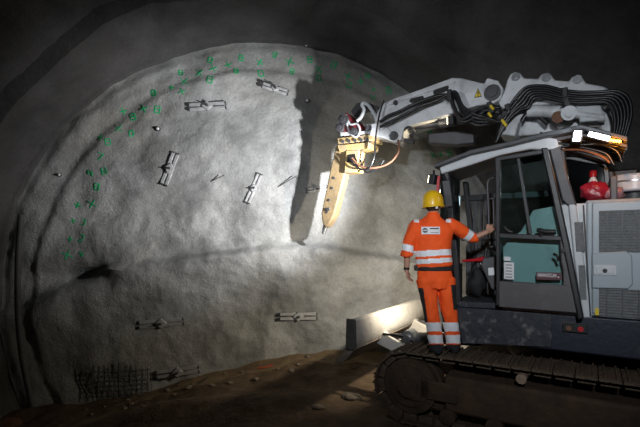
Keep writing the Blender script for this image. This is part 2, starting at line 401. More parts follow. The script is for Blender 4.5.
# pipe on the left lining
pp = [P(21,215,6.85), P(18,260,6.8), P(18,310,6.75), P(22,355,6.65), P(32,405,6.5)]
pp = smooth_pts(pp, 5); base = pp[-1].copy()
o = MB().tube([p-base for p in pp], .045, 12).build('drain_hose', M['pipe'], smooth=True, loc=base)
tag(o, 'grey drain hose running down the left edge of the tunnel face', 'hose')
p = ground_at(20, 412)+Vector((.12,-.42,0)); p.z = ground_z(p.x, p.y); mb = MB().ell((0,0,0), (.22,.14,.08), 14, 8)
for i, v in enumerate(mb.v):
    n = noise.noise(Vector(v)*9); mb.v[i] = tuple(c*(1+.35*n) for c in v)
o = mb.build('red_rag', M['rust'], smooth=True, loc=p+Vector((0,0,.03))); tag(o, 'dark red rag lying on the muck in the bottom left corner', 'rag')
pts = [face_px(258,371,.28), face_px(265,369,.30), face_px(272,368,.28)]
pts = [Vector((q.x, q.y, ground_z(q.x, q.y)+.02)) for q in pts]; b0 = pts[1].copy()
o = MB().tube([q-b0 for q in pts], .012, 8).build('marker_stick', mat('marker_red', (.6,.08,.03), .6, var=.2), smooth=True, loc=b0)
tag(o, 'short red marker stick lying on the tan muck berm below the face', 'stick')

# ------------------------------------------------------------------ excavator
def L(px, py, y):                            # picture point -> (x, z) on the machine's lengthwise plane y
    k = (px-CX)/F; b = EX+lf*y               # b + fw*x : X = k*Y
    x = (k*b.y-b.x)/(fw.x-k*fw.y); w = b+fw*x
    return x, CZ-(py-HY)*w.y/F
def L3(px, py, y): x, z = L(px, py, y); return Vector((x, y, z))
def LO(pts, y): return [L(a, b, y) for a, b in pts]

ex = empty('tunnel_excavator', EX, RZ)
tag(ex, 'white and black tracked tunnel excavator with raised arm and breaker hammer', 'excavator')
def part(mb, name, m, bevel=0., smooth=False, parent=None, label=None): return mb.build(name, M[m] if isinstance(m, str) else m, parent or ex, bevel, smooth, label=label)

# tracks
XR, XF, RT, ZC = -2.0, 1.5, .40, .42
SH = (XF-XR)
def loop(s):
    a = PI*RT; tot = 2*SH+2*a; s %= tot
    if s < SH: return Vector((XR+s, 0, ZC+RT)), 0.
    s -= SH
    if s < a: t = s/RT; return Vector((XF+RT*math.sin(t), 0, ZC+RT*math.cos(t))), t
    s -= a
    if s < SH: return Vector((XF-s, 0, ZC-RT)), PI
    s -= SH; t = s/RT
    return Vector((XR-RT*math.sin(t), 0, ZC-RT*math.cos(t))), PI+t
tot = 2*SH+2*PI*RT; NS = 50; pitch = tot/NS
def shoe_geo():
    mb = MB(); mb.box((0,0,.012), (pitch*.95,.52,.024))
    for dx in (-.055, .045): mb.box((dx,0,.034), (.016,.52,.026))
    mb.box((0,.14,-.03), (pitch*.8,.05,.07)); mb.box((0,-.14,-.03), (pitch*.8,.05,.07))
    return mb
def track(yc, near):
    tr = MB()
    # inner frame with rollers is the track's own mesh
    tr.box(((XR+XF)/2-.05, yc, ZC-.02), (SH-.7, .34, .42))
    tr.box(((XR+XF)/2, yc, ZC-.22), (SH-.5, .22, .10))
    t = part(tr, 'track', 'mudmetal', bevel=.04, label='muddy steel crawler track' if near else None)
    if near:
        me = None
        for k in range(NS):
            p, a = loop(k*pitch)
            if me is None:
                o = shoe_geo().build('track_shoe', M['shoe'], t); me = o.data
            else:
                o = bpy.data.objects.new('track_shoe', me); COL.objects.link(o); o.parent = t
            p.y = yc; o.location = p; o.rotation_euler = (0, a, 0)
    else:
        mb = MB()
        for k in range(NS):
            p, a = loop(k*pitch); q = shoe_geo(); Rm = Matrix.Rotation(a, 3, 'Y')
            mb.add([Rm @ Vector(v)+Vector((p.x, yc, p.z)) for v in q.v], q.f)
        mb.build('track_belt', M['shoe'], t)
    for nm, xc in (('idler_wheel', XF), ('drive_sprocket', XR)):
        w = MB(); w.cyl((xc, yc-.17, ZC), (xc, yc+.17, ZC), RT-.075, 40)
        w.cyl((xc, yc+.17, ZC), (xc, yc+.20, ZC), RT-.16, 32); w.cyl((xc, yc+.20, ZC), (xc, yc+.25, ZC), .12, 24)
        w.cyl((xc, yc-.05, ZC), (xc, yc+.05, ZC), RT-.05, 40)
        part(w, nm, 'mudmetal', smooth=True, parent=t)
    part(MB().box((XF-.25, yc+.18, ZC), (.62, .04, .22)).box((XF-.05, yc+.2, ZC), (.2,.05,.3)), 'idler_yoke', 'mudmetal', bevel=.015, parent=t)
    for xc in (-.9, L(521,375,1.42)[0]):
        part(MB().cyl((xc, yc-.1, ZC+.305), (xc, yc+.25, ZC+.305), .05, 24), 'carrier_roller', 'cap', smooth=True, parent=t)
    for k in range(6):
        xc = XR+.55+k*.5; part(MB().cyl((xc, yc-.16, ZC-.27), (xc, yc+.2, ZC-.27), .09, 24), 'track_roller', 'mudmetal', smooth=True, parent=t)
track(1.16, True); track(-1.16, False)
part(MB().box((-.2,0,.55), (2.6,1.9,.35)).cyl((0,0,.7),(0,0,1.05), .62, 40), 'undercarriage', 'mudmetal', bevel=.03)

# dozer blade
def bl(y0, y1):
    prof = [(2.22,1.15),(2.18,1.02),(2.17,.90),(2.22,.79),(2.30,.72)]
    back = [(x-.05, z) for x, z in prof]
    return prof+back[::-1]
blade = part(MB().prism(bl(0,0), -1.5, 1.5), 'dozer_blade', 'blade', bevel=.008, smooth=True, label='pale dusty dozer blade')
part(MB().prism([(2.25,1.18),(2.13,1.18),(2.12,.85),(2.16,.80),(2.26,.80)], 1.5, 1.54), 'end_plate', 'bladedark', bevel=.006, parent=blade)
part(MB().prism([(2.25,1.18),(2.13,1.18),(2.12,.85),(2.16,.80),(2.26,.80)], -1.54, -1.5), 'end_plate', 'bladedark', bevel=.006, parent=blade)
part(MB().prism([(2.15,.80),(2.31,.62),(2.44,.58),(2.42,.64),(2.24,.82)], -1.5, 1.5), 'cutting_edge', 'stone', bevel=.004, parent=blade)
part(MB().prism([(2.18,1.12),(2.25,1.12),(2.25,1.16),(2.18,1.16)], -1.5, 1.5), 'top_rail', 'blade', bevel=.008, parent=blade)
for y in (.62, -.62):
    part(MB().prism([(2.26,.72),(2.26,.92),(1.5,.62),(1.0,.55),(1.0,.40),(1.5,.45)], y-.07, y+.07), 'blade_arm', 'blade', bevel=.015)
    a = L3(411,336,.62); b = L3(440,334,.62); a.y = b.y = y
    c = part(MB().cyl((2.26,y,.80), (a.x,y,a.z), .035, 20).cyl((a.x-.02,y,a.z-.02), (b.x-.5,y,b.z-.02), .075, 24), 'blade_cylinder', 'steeldark', smooth=True)
    part(MB().cyl((a.x,y-.05,a.z), (a.x,y+.14,a.z), .095, 28).cyl((a.x,y+.1,a.z), (a.x,y+.18,a.z), .045, 20), 'pivot_pin', 'steel', smooth=True, parent=c)
part(MB().tube(smooth_pts([L3(383,334,.75), L3(400,336,.75), L3(414,342,.75), L3(428,343,.75)]), .018, 10), 'blade_hose', 'rubber', smooth=True)

# upper structure
YB = 1.05
deck = MB().prism([(1.05,1.02),(1.05,1.37),(-2.5,1.37),(-2.5,1.02),(-2.3,.98),(.9,.98)], -1.2, YB)
part(deck, 'skirt', 'navy', bevel=.02, label='dark blue lower body skirt')
xs = LO([(458,307),(552,314),(552,347),(462,343)], YB)
part(MB().prism(xs, YB, YB+.02), 'cab_step_panel', 'sill', bevel=.008)
part(MB().prism(LO([(593,322),(593.8,322),(594.8,350),(594,350)], YB+.0), YB, YB+.008), 'panel_seam', 'black')
# corner reflector lights
q = L3(575,328,YB); rf = part(MB().box(q+Vector((0,.02,0)), (.22,.03,.085)), 'marker_light', 'blk', bevel=.006)
for dx, nm in ((.055,'dark'),(-.05,'red')):
    part(MB().cyl(q+Vector((dx,.03,0)), q+Vector((dx,.05,0)), .026, 20), 'lens', 'rust' if nm == 'dark' else M['redcap'], smooth=True, parent=rf)

# engine housing
xe = L(585,200,YB)[0]; ZT = 2.56
eh = part(MB().box(((xe-2.5)/2, -.08, (1.37+ZT)/2), (xe+2.5, 2.24, ZT-1.37)), 'engine_housing', 'panel', bevel=.03, label='pale grey engine housing')
# service door with grille
d0, d1 = L(592,0,YB)[0], -1.9
dr = part(MB().box(((d0+d1)/2, YB+.012, 1.97), (d0-d1, .024, 1.12)), 'service_door', 'panel', bevel=.012)
gx0 = L(599,0,YB+.02)[0]
def gr(x0, x1, z0, z1):
    o = part(MB().box(((x0+x1)/2, YB+.028, (z0+z1)/2), (abs(x1-x0), .008, z1-z0)), 'grille', 'grille', parent=dr)
    mb = MB(); n = int((z1-z0)/.026)
    for k in range(n): mb.box(((x0+x1)/2, YB+.035, z0+(k+.5)*(z1-z0)/n), (abs(x1-x0), .008, .008))
    m = int(abs(x1-x0)/.12)
    for k in range(m): mb.box((x0+(k+.5)*(x1-x0)/m, YB+.038, (z0+z1)/2), (.012, .008, z1-z0))
    return mb
zz = [L(600, y, YB)[1] for y in (316, 288, 252, 211)]
m1 = gr(gx0, d1+.1, zz[2], zz[3]); m1.build('grille_bars', M['dgrey'], dr)
m2 = gr(gx0, d1+.1, zz[0], zz[1]); m2.build('grille_bars', M['dgrey'], dr)
hp = LO([(592,253),(626,251),(632,255),(633,284),(628,289),(592,288)], YB+.03)
part(MB().prism(hp, YB+.02, YB+.055), 'latch_panel', 'panel', bevel=.012, parent=dr)
lx, lz = L(605,270,YB+.05)
lt = part(MB().box((lx, YB+.06, lz), (.19,.012,.10)).box((lx, YB+.066, lz), (.15,.012,.07)), 'latch_plate', 'white', bevel=.004, parent=dr)
part(MB().cyl((lx, YB+.066, lz-.005), (lx, YB+.085, lz-.005), .02, 16), 'lock', 'blk', smooth=True, parent=dr)
part(MB().prism(LO([(595,308),(603,309),(603,316),(595,315)], YB+.03), YB+.024, YB+.03), 'yellow_label', 'ylw', parent=dr)
part(MB().prism(LO([(583,205),(584.3,205),(591,316),(589.7,316)], YB), YB-.01, YB+.03), 'panel_seam', 'blk')
# vents on the pillar side panel behind the door
for (a, b, c, d) in ((574,222,583,252),(578,265,585,300)):
    part(MB().prism(LO([(a,b),(c,b),(c+2,d),(a+2,d)], YB+.02), YB+.01, YB+.022), 'side_vent', 'grille', bevel=.006)

# cab
cab = part(MB().box((.42,.5,1.40), (1.30,1.0,.06)), 'cab_floor', 'sill', bevel=.01)
# side sill and posts (dark frame)
fp = LO([(443,172),(449,172),(458,255),(461,306),(456,306),(452,255)], YB)
part(MB().prism(fp, YB-.09, YB), 'cab_pillar', 'black', bevel=.015, label='black front cab pillar')
part(MB().prism([(x, z) for x, z in fp], .05, .13), 'cab_pillar', 'black', bevel=.015)
roofb = [(439,166),(470,154),(500,145),(530,139),(548,137),(557,139),(559,147),(552,150),(530,149),(500,155),(470,165),(441,174)]
part(MB().prism(LO(roofb, YB+.02), YB-.09, YB+.02), 'cab_side_frame', 'white', bevel=.014, label='white curved cab side frame')
part(MB().prism(LO([(568,203),(576,203),(592,318),(583,318),(574,260)], YB+.02), YB-.09, YB+.02), 'cab_lower_pillar', 'white', bevel=.014)
part(MB().prism(LO([(549,149),(560,146),(566,170),(577,206),(568,206),(562,200)], YB+.02), YB-.09, YB+.02), 'cab_upper_pillar', 'dgrey', bevel=.014)
rl = LO([(439,166),(470,154),(500,145),(530,139),(548,137),(557,139),(564,143)], YB-.05)
rr = rl+[(x, z-.07) for x, z in rl[::-1]]
part(MB().prism(rr, .03, YB-.06), 'cab_roof', 'white', bevel=.015)
# side panel seen through the door glass
sp = LO([(502,310),(503,247),(510,239),(521,231),(533,210),(566,204),(591,203),(592,318)], YB-.02)
part(MB().prism(sp, YB-.07, YB-.02), 'cab_side_panel', 'white', bevel=.01)
# far side of cab: dark wall with slatted blind
part(MB().box((.40,.06,1.75), (1.5,.05,.7)), 'cab_far_wall', 'dgrey', bevel=.01)
bd = MB()
for k in range(6): bd.box((.72+k*.075, .10, 2.35), (.062,.02,.72))
part(bd, 'slatted_blind', 'dgrey', bevel=.006, label='dark ribbed blind on the far cab window')
part(MB().box((.45,.12,2.17), (1.5,.03,.03)).box((.45,.10,2.75), (1.5,.05,.08)), 'window_rail', 'black', bevel=.006)
part(MB().box((-.52,.5,2.1), (.06,.95,1.4)), 'cab_rear_wall', 'dgrey', bevel=.01)
fw_o = part(MB().box((1.22,.55,1.62), (.05,.95,.45)), 'cab_front_wall', 'black', bevel=.01)
part(MB().box((1.23,.55,2.45), (.012,.9,1.2)), 'windscreen', 'gw')
# seat
st = part(MB().box((.02,.52,1.80), (.46,.50,.16)), 'seat', 'blk', bevel=.05, smooth=False)
part(MB().box((-.25,.52,2.20), (.14,.48,.75), Matrix.Rotation(-.12, 3, 'Y')), 'seat_backrest', 'blk', bevel=.05)
part(MB().box((.02,.52,1.57), (.3,.3,.32)), 'seat_base', 'dgrey', bevel=.02)
c0 = L3(489,275,.86)
cn = part(MB().prism(LO([(484,258),(497,256),(499,292),(492,288),(482,265)], .86), .80, .92), 'side_console', 'dgrey', bevel=.012)
part(MB().prism(LO([(488,268),(494,267.5),(494.5,275),(488.5,275.5)], .93), .921, .926), 'console_label', 'wht', parent=cn)
part(MB().tube([L3(462,261,.88), L3(474,260,.88), L3(485,259,.88)], [.014,.02,.03], 12), 'safety_lever', 'redcap', smooth=True, label='red safety lever')
part(MB().tube(smooth_pts([L3(485,262,.85), L3(486,250,.83), L3(490,247,.83), L3(496,250,.83)]), .02, 12).ell(L3(491,247,.83), (.05,.035,.03), 12, 8), 'control_lever', 'blk', smooth=True)
_m = MB().ell(L3(477,281,.7), (.11,.11,.17), 24, 16)
_m.v = [tuple(Vector(v)+Vector((1,.5,1))*.05*noise.noise(Vector(v)*9)) for v in _m.v]
part(_m, 'equipment_bag', 'troublk', smooth=True)
part(MB().tube(smooth_pts([L3(468,290,.8), L3(472,268,.8), L3(479,262,.8), L3(486,275,.8), L3(488,294,.8)]), .012, 8), 'cable', 'rubber', smooth=True)
gh = [L3(489,228,YB-.02), L3(488,200,YB-.02), L3(487.5,184,YB-.02), L3(490,179,YB-.02), L3(497,177,YB-.02)]
part(MB().tube(smooth_pts(gh), .013, 10).tube([L3(489,199,YB-.02), L3(498,198,YB-.02)], .011, 10).tube([L3(493,199,YB-.02), L3(494,228,YB-.02)], .009, 10), 'grab_rail', 'steeldark', smooth=True)
part(MB().prism(LO([(457,301),(498,303),(499,309),(458,307)], YB), YB-.5, YB+.01), 'door_sill', 'sill', bevel=.01)

# open door, folded back along the side
YD = YB+.12
def dp(pts, y0=YD-.03, y1=YD+.03, yp=YD+.03): return MB().prism(LO(pts, yp), y0, y1)
door = part(dp([(495,157),(545,148.5),(548,149),(548.5,153),(500,160.5),(500,306),(496,306)]), 'cab_door', 'black', bevel=.010, label='black cab door folded open')
part(dp([(541,148),(548,148),(556,180),(572,255),(584,318),(578,320),(566,262),(551,192)], YD-.04, YD+.05), 'hinge_post', 'black', bevel=.014, parent=door)
part(dp([(499,233),(564,236),(565,241),(499,238)]), 'cross_rail', 'black', bevel=.008, parent=door)
part(dp([(499,281),(562,285),(575,287),(577,313),(499,307)]), 'lower_panel', 'doorpan', bevel=.008, parent=door)
part(dp([(560,240),(569,243),(576,288),(563,286),(563,270),(561,262),(560,246)]), 'latch_column', 'doorpan', bevel=.010, parent=door)
part(dp([(516.5,158),(519.5,158),(532,234),(528.5,234)], YD-.005, YD+.012), 'glass_strip', 'black', bevel=.003, parent=door)
part(dp([(499,160),(545,152),(563,235),(499,233)], YD-.012, YD-.004), 'upper_glass', 'gd', parent=door)
part(dp([(500,238),(560,240),(563,285),(500,281)], YD-.012, YD-.004), 'lower_glass', 'gd', parent=door)
k = L3(563.5,250,YD+.04); part(MB().cyl(k, k+Vector((0,.03,0)), .022, 16), 'lock', 'blk', smooth=True, parent=door)
part(MB().tube(smooth_pts([L3(554,254,YD+.05), L3(557,256,YD+.07), L3(559,261,YD+.06)]), .014, 10), 'door_handle', 'blk', smooth=True, parent=door)
part(MB().tube([L3(537,230,YD+.04), L3(546,232,YD+.05), L3(556,232,YD+.05)], [.02,.03,.025], 10).tube([L3(540,228,YD+.05), L3(541,236,YD+.05)], .014, 8), 'window_catch', 'blk', smooth=True, parent=door)
part(MB().tube([L3(504,227,YD+.04), L3(508,231,YD+.05), L3(512,232,YD+.04)], .018, 10), 'window_stop', 'blk', smooth=True, parent=door)
part(dp([(504,262),(514,262.6),(514,279.5),(504,279)], YD-.003, YD+.000, YD), 'instruction_sticker', 'wht', parent=door)
part(dp([(504,256.5),(510.5,257),(510.5,261),(504,260.6)], YD-.003, YD+.000, YD), 'notice_sticker', 'wht', parent=door)
mb = MB()
for j in range(5): mb.prism(LO([(505.5,264.5+j*3),(512,264.8+j*3),(512,265.6+j*3),(505.5,265.3+j*3)], YD), YD, YD+.002)
mb.build('sticker_print', M['dgrey'], door)
ms = part(dp([(536.3,272.3),(561.3,272.6),(561.6,279.8),(536.5,279.5)], YD-.003, YD+.001, YD), 'name_sticker', 'maroon', parent=door)
def text(s, size, name, m, parent, loc, rot, sx=1.):
    cu = bpy.data.curves.new(name, 'FONT'); cu.body = s; cu.size = size; cu.extrude = .0006; cu.align_x = 'CENTER'; cu.align_y = 'CENTER'; cu.offset = .0008
    t = bpy.data.objects.new('tmp', cu); COL.objects.link(t)
    me = bpy.data.meshes.new_from_object(t.evaluated_get(bpy.context.evaluated_depsgraph_get())); bpy.data.objects.remove(t)
    o = bpy.data.objects.new(name, me); me.materials.clear(); me.materials.append(M[m]); COL.objects.link(o); o.parent = parent
    o.location = loc; o.rotation_euler = rot; o.scale = (sx, 1, 1); return o
bpy.context.view_layer.update()
text('PANNOCLIN', .050, 'lettering', 'wht', door, L3(547,275.4,YD+.0015), (PI/2, .0, PI), .60)
p1 = L3(558.5,277.2,YD); part(MB().box(p1+Vector((0,.002,0)), (.014,.003,.012)), 'sticker_emblem', 'wht', parent=door)

# rear cab window, recessed over the ledge
part(MB().prism(LO([(563,156),(606,163),(609,202),(568,203)], .70), .66, .70), 'rear_side_window', 'gw')
part(MB().prism(LO([(560,154),(608,160),(612,203),(606,203),(603,166),(566,159),(571,203),(566,203)], .71), .64, .72), 'rear_window_frame', 'black', bevel=.008)
part(MB().prism(LO([(548,150),(565,150),(569,205),(560,205)], .95), .90, .98), 'cab_corner_post', 'black', bevel=.01)
part(MB().box((-.62,.1,2.75), (.3,.5,.4)), 'rear_cabinet', 'blk', bevel=.02)

# mirror by the front pillar
mr = part(MB().prism(LO([(442,181),(450,180),(453,206),(446,208)], YB+.05), YB+.03, YB+.07), 'mirror', 'dgrey', bevel=.012)
part(MB().tube([L3(444,176,YB), L3(446,182,YB+.05)], .012, 8), 'mirror_arm', 'black', smooth=True, parent=mr)
part(MB().prism(LO([(437.5,176),(440,176),(438,196),(435.5,196)], YB+.05), YB+.02, YB+.05), 'marker_strip', 'redcap', label='red marker strip')

# guard roof above the cab
gt = LO([(434,164),(470,150),(510,141),(545,132),(582,124.5),(628,136)], YB+.1)
gd = part(MB().prism(gt+[(x, z-.05) for x, z in gt[::-1]], .0, YB+.1), 'roof_guard', 'dgrey', bevel=.01, label='dark protective roof guard')
for k in range(7):
    yy = .1+k*.15; g2 = [(x, z-.055) for x, z in gt]
    part(MB().prism(g2[2:]+[(x, z-.03) for x, z in g2[2:][::-1]], yy-.02, yy+.02), 'guard_bar', 'dgrey', parent=gd)
# lamps under the guard edge
a, b = L3(589,134.5,YB+.09), L3(609,139.5,YB+.09); c = (a+b)/2; ang = math.atan2(b.z-a.z, b.x-a.x)
Rl = Matrix.Rotation(-ang, 3, 'Y')
lb = part(MB().box(c, ((b-a).length+.02,.06,.065), Rl), 'light_bar', 'black', bevel=.006)
part(MB().box(c+Vector((0,.032,0)), ((b-a).length,.01,.042), Rl), 'lens', 'led', parent=lb)
a, b = L3(609.5,140,YB+.09), L3(621,142,YB+.09); c2 = (a+b)/2
ab = part(MB().box(c2+Vector((0,-.02,0)), ((b-a).length+.01,.05,.04)), 'amber_beacon', 'black', bevel=.006)
for t in (.12,.37,.63,.88): part(MB().ell(a.lerp(b, t)+Vector((0,.012,0)), (.013,.012,.014), 10, 8), 'lens', 'amber', smooth=True, parent=ab)
c3 = L3(577.3,136.8,YB+.12)
wl = part(MB().box(c3, (.095,.07,.13), Matrix.Rotation(-.15, 3, 'Y')), 'work_lamp', 'black', bevel=.01)
part(MB().box(c3+Vector((0,.037,0)), (.06,.01,.095), Matrix.Rotation(-.15, 3, 'Y')), 'lens', 'led', parent=wl)
for (pts, r, m) in (([(561,147),(572,146),(590,149),(606,154),(614,165)], .014, 'rubber'), ([(563,150),(580,150),(600,156),(610,163)], .011, 'rust'),
                    ([(540,133),(560,137),(590,142),(615,150),(622,162)], .012, 'rubber'), ([(556,143),(575,145),(600,144),(618,147)], .014, 'rubber')):
    part(MB().tube(smooth_pts([L3(a, b, YB-.06) for a, b in pts]), r, 10), 'roof_cable', m, smooth=True)
part(MB().prism(LO([(566,150),(585,147),(612,158),(612,163),(590,158)], YB-.2), .7, YB-.2), 'roof_ledge', 'dgrey', bevel=.01)
# front work lamps on the guard edge
def lamp(pos, aim, lens='warmled'):
    d = (aim-pos).normalized(); q = d.to_track_quat('Z', 'Y').to_matrix()
    o = part(MB().box(pos, (.14,.12,.08), q).tube([pos-Vector((0,0,.0)), pos+Vector((0,0,.12))], .015, 8), 'work_lamp', 'black', bevel=.012)
    part(MB().box(pos+d*.045, (.11,.09,.012), q), 'lens', lens, parent=o); return pos+d*.07

# canister
cc = L3(634,185,.55); cr = .22
cs = part(MB().cyl(cc-Vector((0,0,.08)), cc+Vector((0,0,.10)), cr, 40), 'air_filter_canister', 'canister', bevel=.02, smooth=True)
part(MB().cyl(cc-Vector((0,0,.26)), cc-Vector((0,0,.08)), .12, 24), 'canister_neck', 'dgrey', smooth=True, parent=cs)
part(MB().cyl(cc+Vector((0,0,.02)), cc+Vector((0,0,.035)), cr+.006, 40), 'canister_band', 'steel', smooth=True, parent=cs)

# boom
YN, YFR = .12, -.36
bo = [(498,134),(505,112),(498,103),(504,92),(507,80),(510,74),(515,71.5),(520,73),(524,78),(538,78.5),(541,74),(546,72.5),(551,74.5),(555,80),(569,81),(572,76.5),(577,75),(582,77),(586,83),(603,86),(609,89),(615,99),(607,106),(590,104),(566,103),(548,104),(534,106),(524,113),(518,124),(515,136)]
boom = part(MB().prism(LO(bo, YN), YFR, YN), 'boom', 'boom', bevel=.02, label='grey white arched boom with three pin lugs')
for px, py in ((516,77.5),(546.5,78),(577.5,80)):
    q = L3(px, py, YN); part(MB().cyl(q-Vector((0,.05,0)), q+Vector((0,.035,0)), .05, 24).cyl(q, q+Vector((0,.05,0)), .022, 16), 'lug_pin', 'steel', smooth=True, parent=boom)
part(MB().prism(LO([(552,111),(600,108),(622,115),(628,150),(612,150),(600,126),(556,128)], -.05), -.45, -.05), 'boom_foot', 'boom', bevel=.02)
part(MB().cyl(L3(528,111,.16), L3(560,112,.16), .075, 24).cyl(L3(560,112,.16), L3(604,118,.16), .05, 24), 'boom_cylinder', 'boom', smooth=True)
part(MB().cyl(L3(569,113,.12), L3(569,113,.34), .085, 28).cyl(L3(569,113,.34), L3(569,113,.37), .045, 20), 'boom_pivot', 'boom', smooth=True)
part(MB().cyl(L3(558,117,.1), L3(558,117,.3), .07, 24), 'pivot_bushing', 'rust', smooth=True)
part(MB().prism(LO([(575,105),(600,103),(606,120),(580,122)], .2), .05, .2), 'valve_block', 'white', bevel=.015)
part(MB().prism(LO([(514,126),(522,112),(540,114),(560,122),(562,132),(516,136)], -.1), -.4, -.1), 'boom_bracket', 'boom', bevel=.02)
part(MB().tube(smooth_pts([L3(522,121,.14), L3(527,115,.14), L3(538,116,.14), L3(548,124,.14)]), .03, 12), 'boom_hose', 'rubber', smooth=True)

# stick
so = [(377,112),(382,104),(395,98),(425,87.5),(452,77.5),(461,77.8),(484,83.5),(487,77.5),(498,80.5),(503,88),(501,98),(494,103),(476,105.5),(458,111.5),(430,120),(404,127.5),(401,139),(395,143),(388,140),(378,136),(367,133),(366,127),(374,123)]
YS, YSF = .16, -.32
stick = part(MB().prism(LO(so, YS), YSF, YS), 'dipper_arm', 'boom', bevel=.015, label='long pale dipper arm')
for pts in ([(409,101),(411,98.5),(423,95.5),(424,98),(422,100),(411,103)], [(433,92),(436,87.5),(446,84.5),(449,86.5),(448,90),(444,92.5),(434,95.5)]):
    part(MB().prism(LO(pts, YS+.004), YS-.02, YS+.006), 'arm_slot_shade', 'blk', parent=stick)  # black inlay painting the shade of a slot, nothing is cut out
part(MB().prism(LO([(385,105),(455,81),(456,83),(386,107)], YS), YS, YS+.025), 'arm_rib', 'boom', bevel=.005, parent=stick)
for px, py, r, m in ((492.5,93,.085,'steeldark'),(394,136,.055,'steeldark'),(382,127,.05,'boom'),(369.5,128.5,.045,'steeldark'),(396,103,.03,'steeldark')):
    q = L3(px, py, YS); part(MB().cyl(q-Vector((0,.04,0)), q+Vector((0,.03,0)), r*1.25, 28).cyl(q, q+Vector((0,.05,0)), r*.8, 20), 'joint_pin', m, smooth=True, parent=stick)
q = L3(492.5,93,YS); 
tri = [(477.8,87.8),(481.8,96.5),(474,97.8)]
ws = part(MB().prism(LO(tri, YS+.01), YS, YS+.004), 'warning_triangle', 'blk', parent=stick)
tc = (sum(p[0] for p in tri)/3, sum(p[1] for p in tri)/3)
part(MB().prism(LO([(tc[0]+(a-tc[0])*.76, tc[1]+(b-tc[1])*.76) for a, b in tri], YS+.01), YS+.004, YS+.006), 'warning_field', 'ylw', parent=stick)
part(MB().prism(LO([(477.3,91.5),(478.6,91.5),(478.3,94.8),(477.6,94.8)], YS+.01), YS+.006, YS+.008).prism(LO([(477.5,95.4),(478.5,95.3),(478.5,96.1),(477.5,96.2)], YS+.01), YS+.006, YS+.008), 'warning_symbol', 'blk', parent=stick)
part(MB().prism(LO([(428,133),(455,131),(474,134),(474,143),(455,145),(428,143)], -.2), -.4, -.2), 'lower_link', 'steeldark', bevel=.02)
part(MB().cyl(L3(398,129,.0), L3(440,124,.0), .04, 20).cyl(L3(440,124,0), L3(500,112,0), .07, 20), 'arm_cylinder', 'steeldark', smooth=True)
part(MB().tube(smooth_pts([L3(402,132,.1), L3(408,127,.14), L3(414,131,.14), L3(410,136,.1)]), .022, 10).cyl(L3(404,140,.1), L3(414,142,.1), .03, 12), 'hose_coupling', 'steeldark', smooth=True)

# linkage
part(MB().tube(smooth_pts([L3(357,121,.14), L3(361,117,.14), L3(364,110,.14), L3(362,105,.14), L3(364,103,.14), L3(369,106,.14), L3(375,116,.14), L3(378,124,.14)]), .028, 12), 'link_arm', 'white', smooth=True, label='white curved bucket link')
part(MB().tube(smooth_pts([L3(357,121,-.25), L3(364,108,-.25), L3(369,106,-.25), L3(378,124,-.25)]), .03, 12), 'link_arm', 'white', smooth=True)
part(MB().prism(LO([(352,112),(358,104),(366,102),(379,107),(381,112),(368,109),(360,110),(355,117)], .0), -.2, .05), 'link_shield', 'steeldark', bevel=.01)
rb = part(MB().prism(LO([(341,117),(346,112),(350,118),(355,122),(360,124),(361,131),(355,136),(346,136),(340,131)], .15), -.3, .15), 'quick_coupler', 'red', bevel=.02, label='dark red coupler bracket')
for px, py, r in ((344.5,120.5,.09),(341,128,.07),(355,132,.06)):
    q = L3(px, py, .15); part(MB().cyl(q-Vector((0,.5,0)), q+Vector((0,.06,0)), r, 26).cyl(q, q+Vector((0,.08,0)), r*.5, 20), 'coupler_pin', 'steeldark', smooth=True, parent=rb)
part(MB().tube(smooth_pts([L3(346,115,.17), L3(350,124,.17), L3(357,124,.17), L3(360,131,.17), L3(356,137,.17), L3(349,131,.17), L3(346,115,.17)]), .016, 8), 'coupler_edge', 'white', smooth=True, parent=rb)
part(MB().prism(LO([(366,124),(382,122),(392,132),(392,139),(368,135)], .19), -.3, .19), 'arm_tip', 'boom', bevel=.015)
# breaker hammer
hm = part(MB().prism(LO([(336,145),(352,148),(345,173),(334,215),(329,224),(325,228),(322,223),(321,213),(331,165)], .12), -.06, .12), 'breaker_hammer', 'beige', bevel=.025, label='dusty beige breaker hammer')
part(MB().prism(LO([(337,138),(372,134),(373,140),(338,144)], .17), -.2, .17), 'mounting_plate', 'yellow', bevel=.01, parent=hm)
part(MB().prism(LO([(340,132),(378,130),(378,133),(340,136)], .16), -.2, .16), 'mounting_plate', 'white', bevel=.01, parent=hm)
part(MB().prism(LO([(337,145),(369,142),(368,148),(339,152)], .17), -.2, .17), 'mounting_plate', 'yellow', bevel=.01, parent=hm)
for i in range(5):
    q = L3(343+i*6, 141.5-i*.5, .18); part(MB().cyl(q-Vector((0,.1,0)), q+Vector((0,.012,0)), .028, 14), 'mount_bolt', 'steeldark', smooth=True, parent=hm)
part(MB().prism(LO([(346,150),(359,150),(357,172),(344,173)], .18), -.05, .18), 'hammer_bracket', 'yellow', bevel=.012, parent=hm)
part(MB().prism(LO([(348,155),(355,154),(356,160),(352,163),(347,162)], .185), .16, .19), 'bracket_hole_shade', 'blk', parent=hm)  # black inlay in place of the dark inside a hole
part(MB().cyl(L3(327,220,.0), L3(323.5,234,.0), .05, 20, r2=.035), 'chisel', 'steel', smooth=True, parent=hm)
for px, py in ((334,178),(332,188),(329,200),(327,212)):
    q = L3(px, py, .12); part(MB().cyl(q-Vector((0,.03,0)), q+Vector((0,.012,0)), .022, 12), 'side_bolt', 'steeldark', smooth=True, parent=hm)
q = L3(328,209,.12); part(MB().box(q+Vector((0,.01,0)), (.08,.03,.05)), 'wear_pad', 'steeldark', bevel=.006, parent=hm)

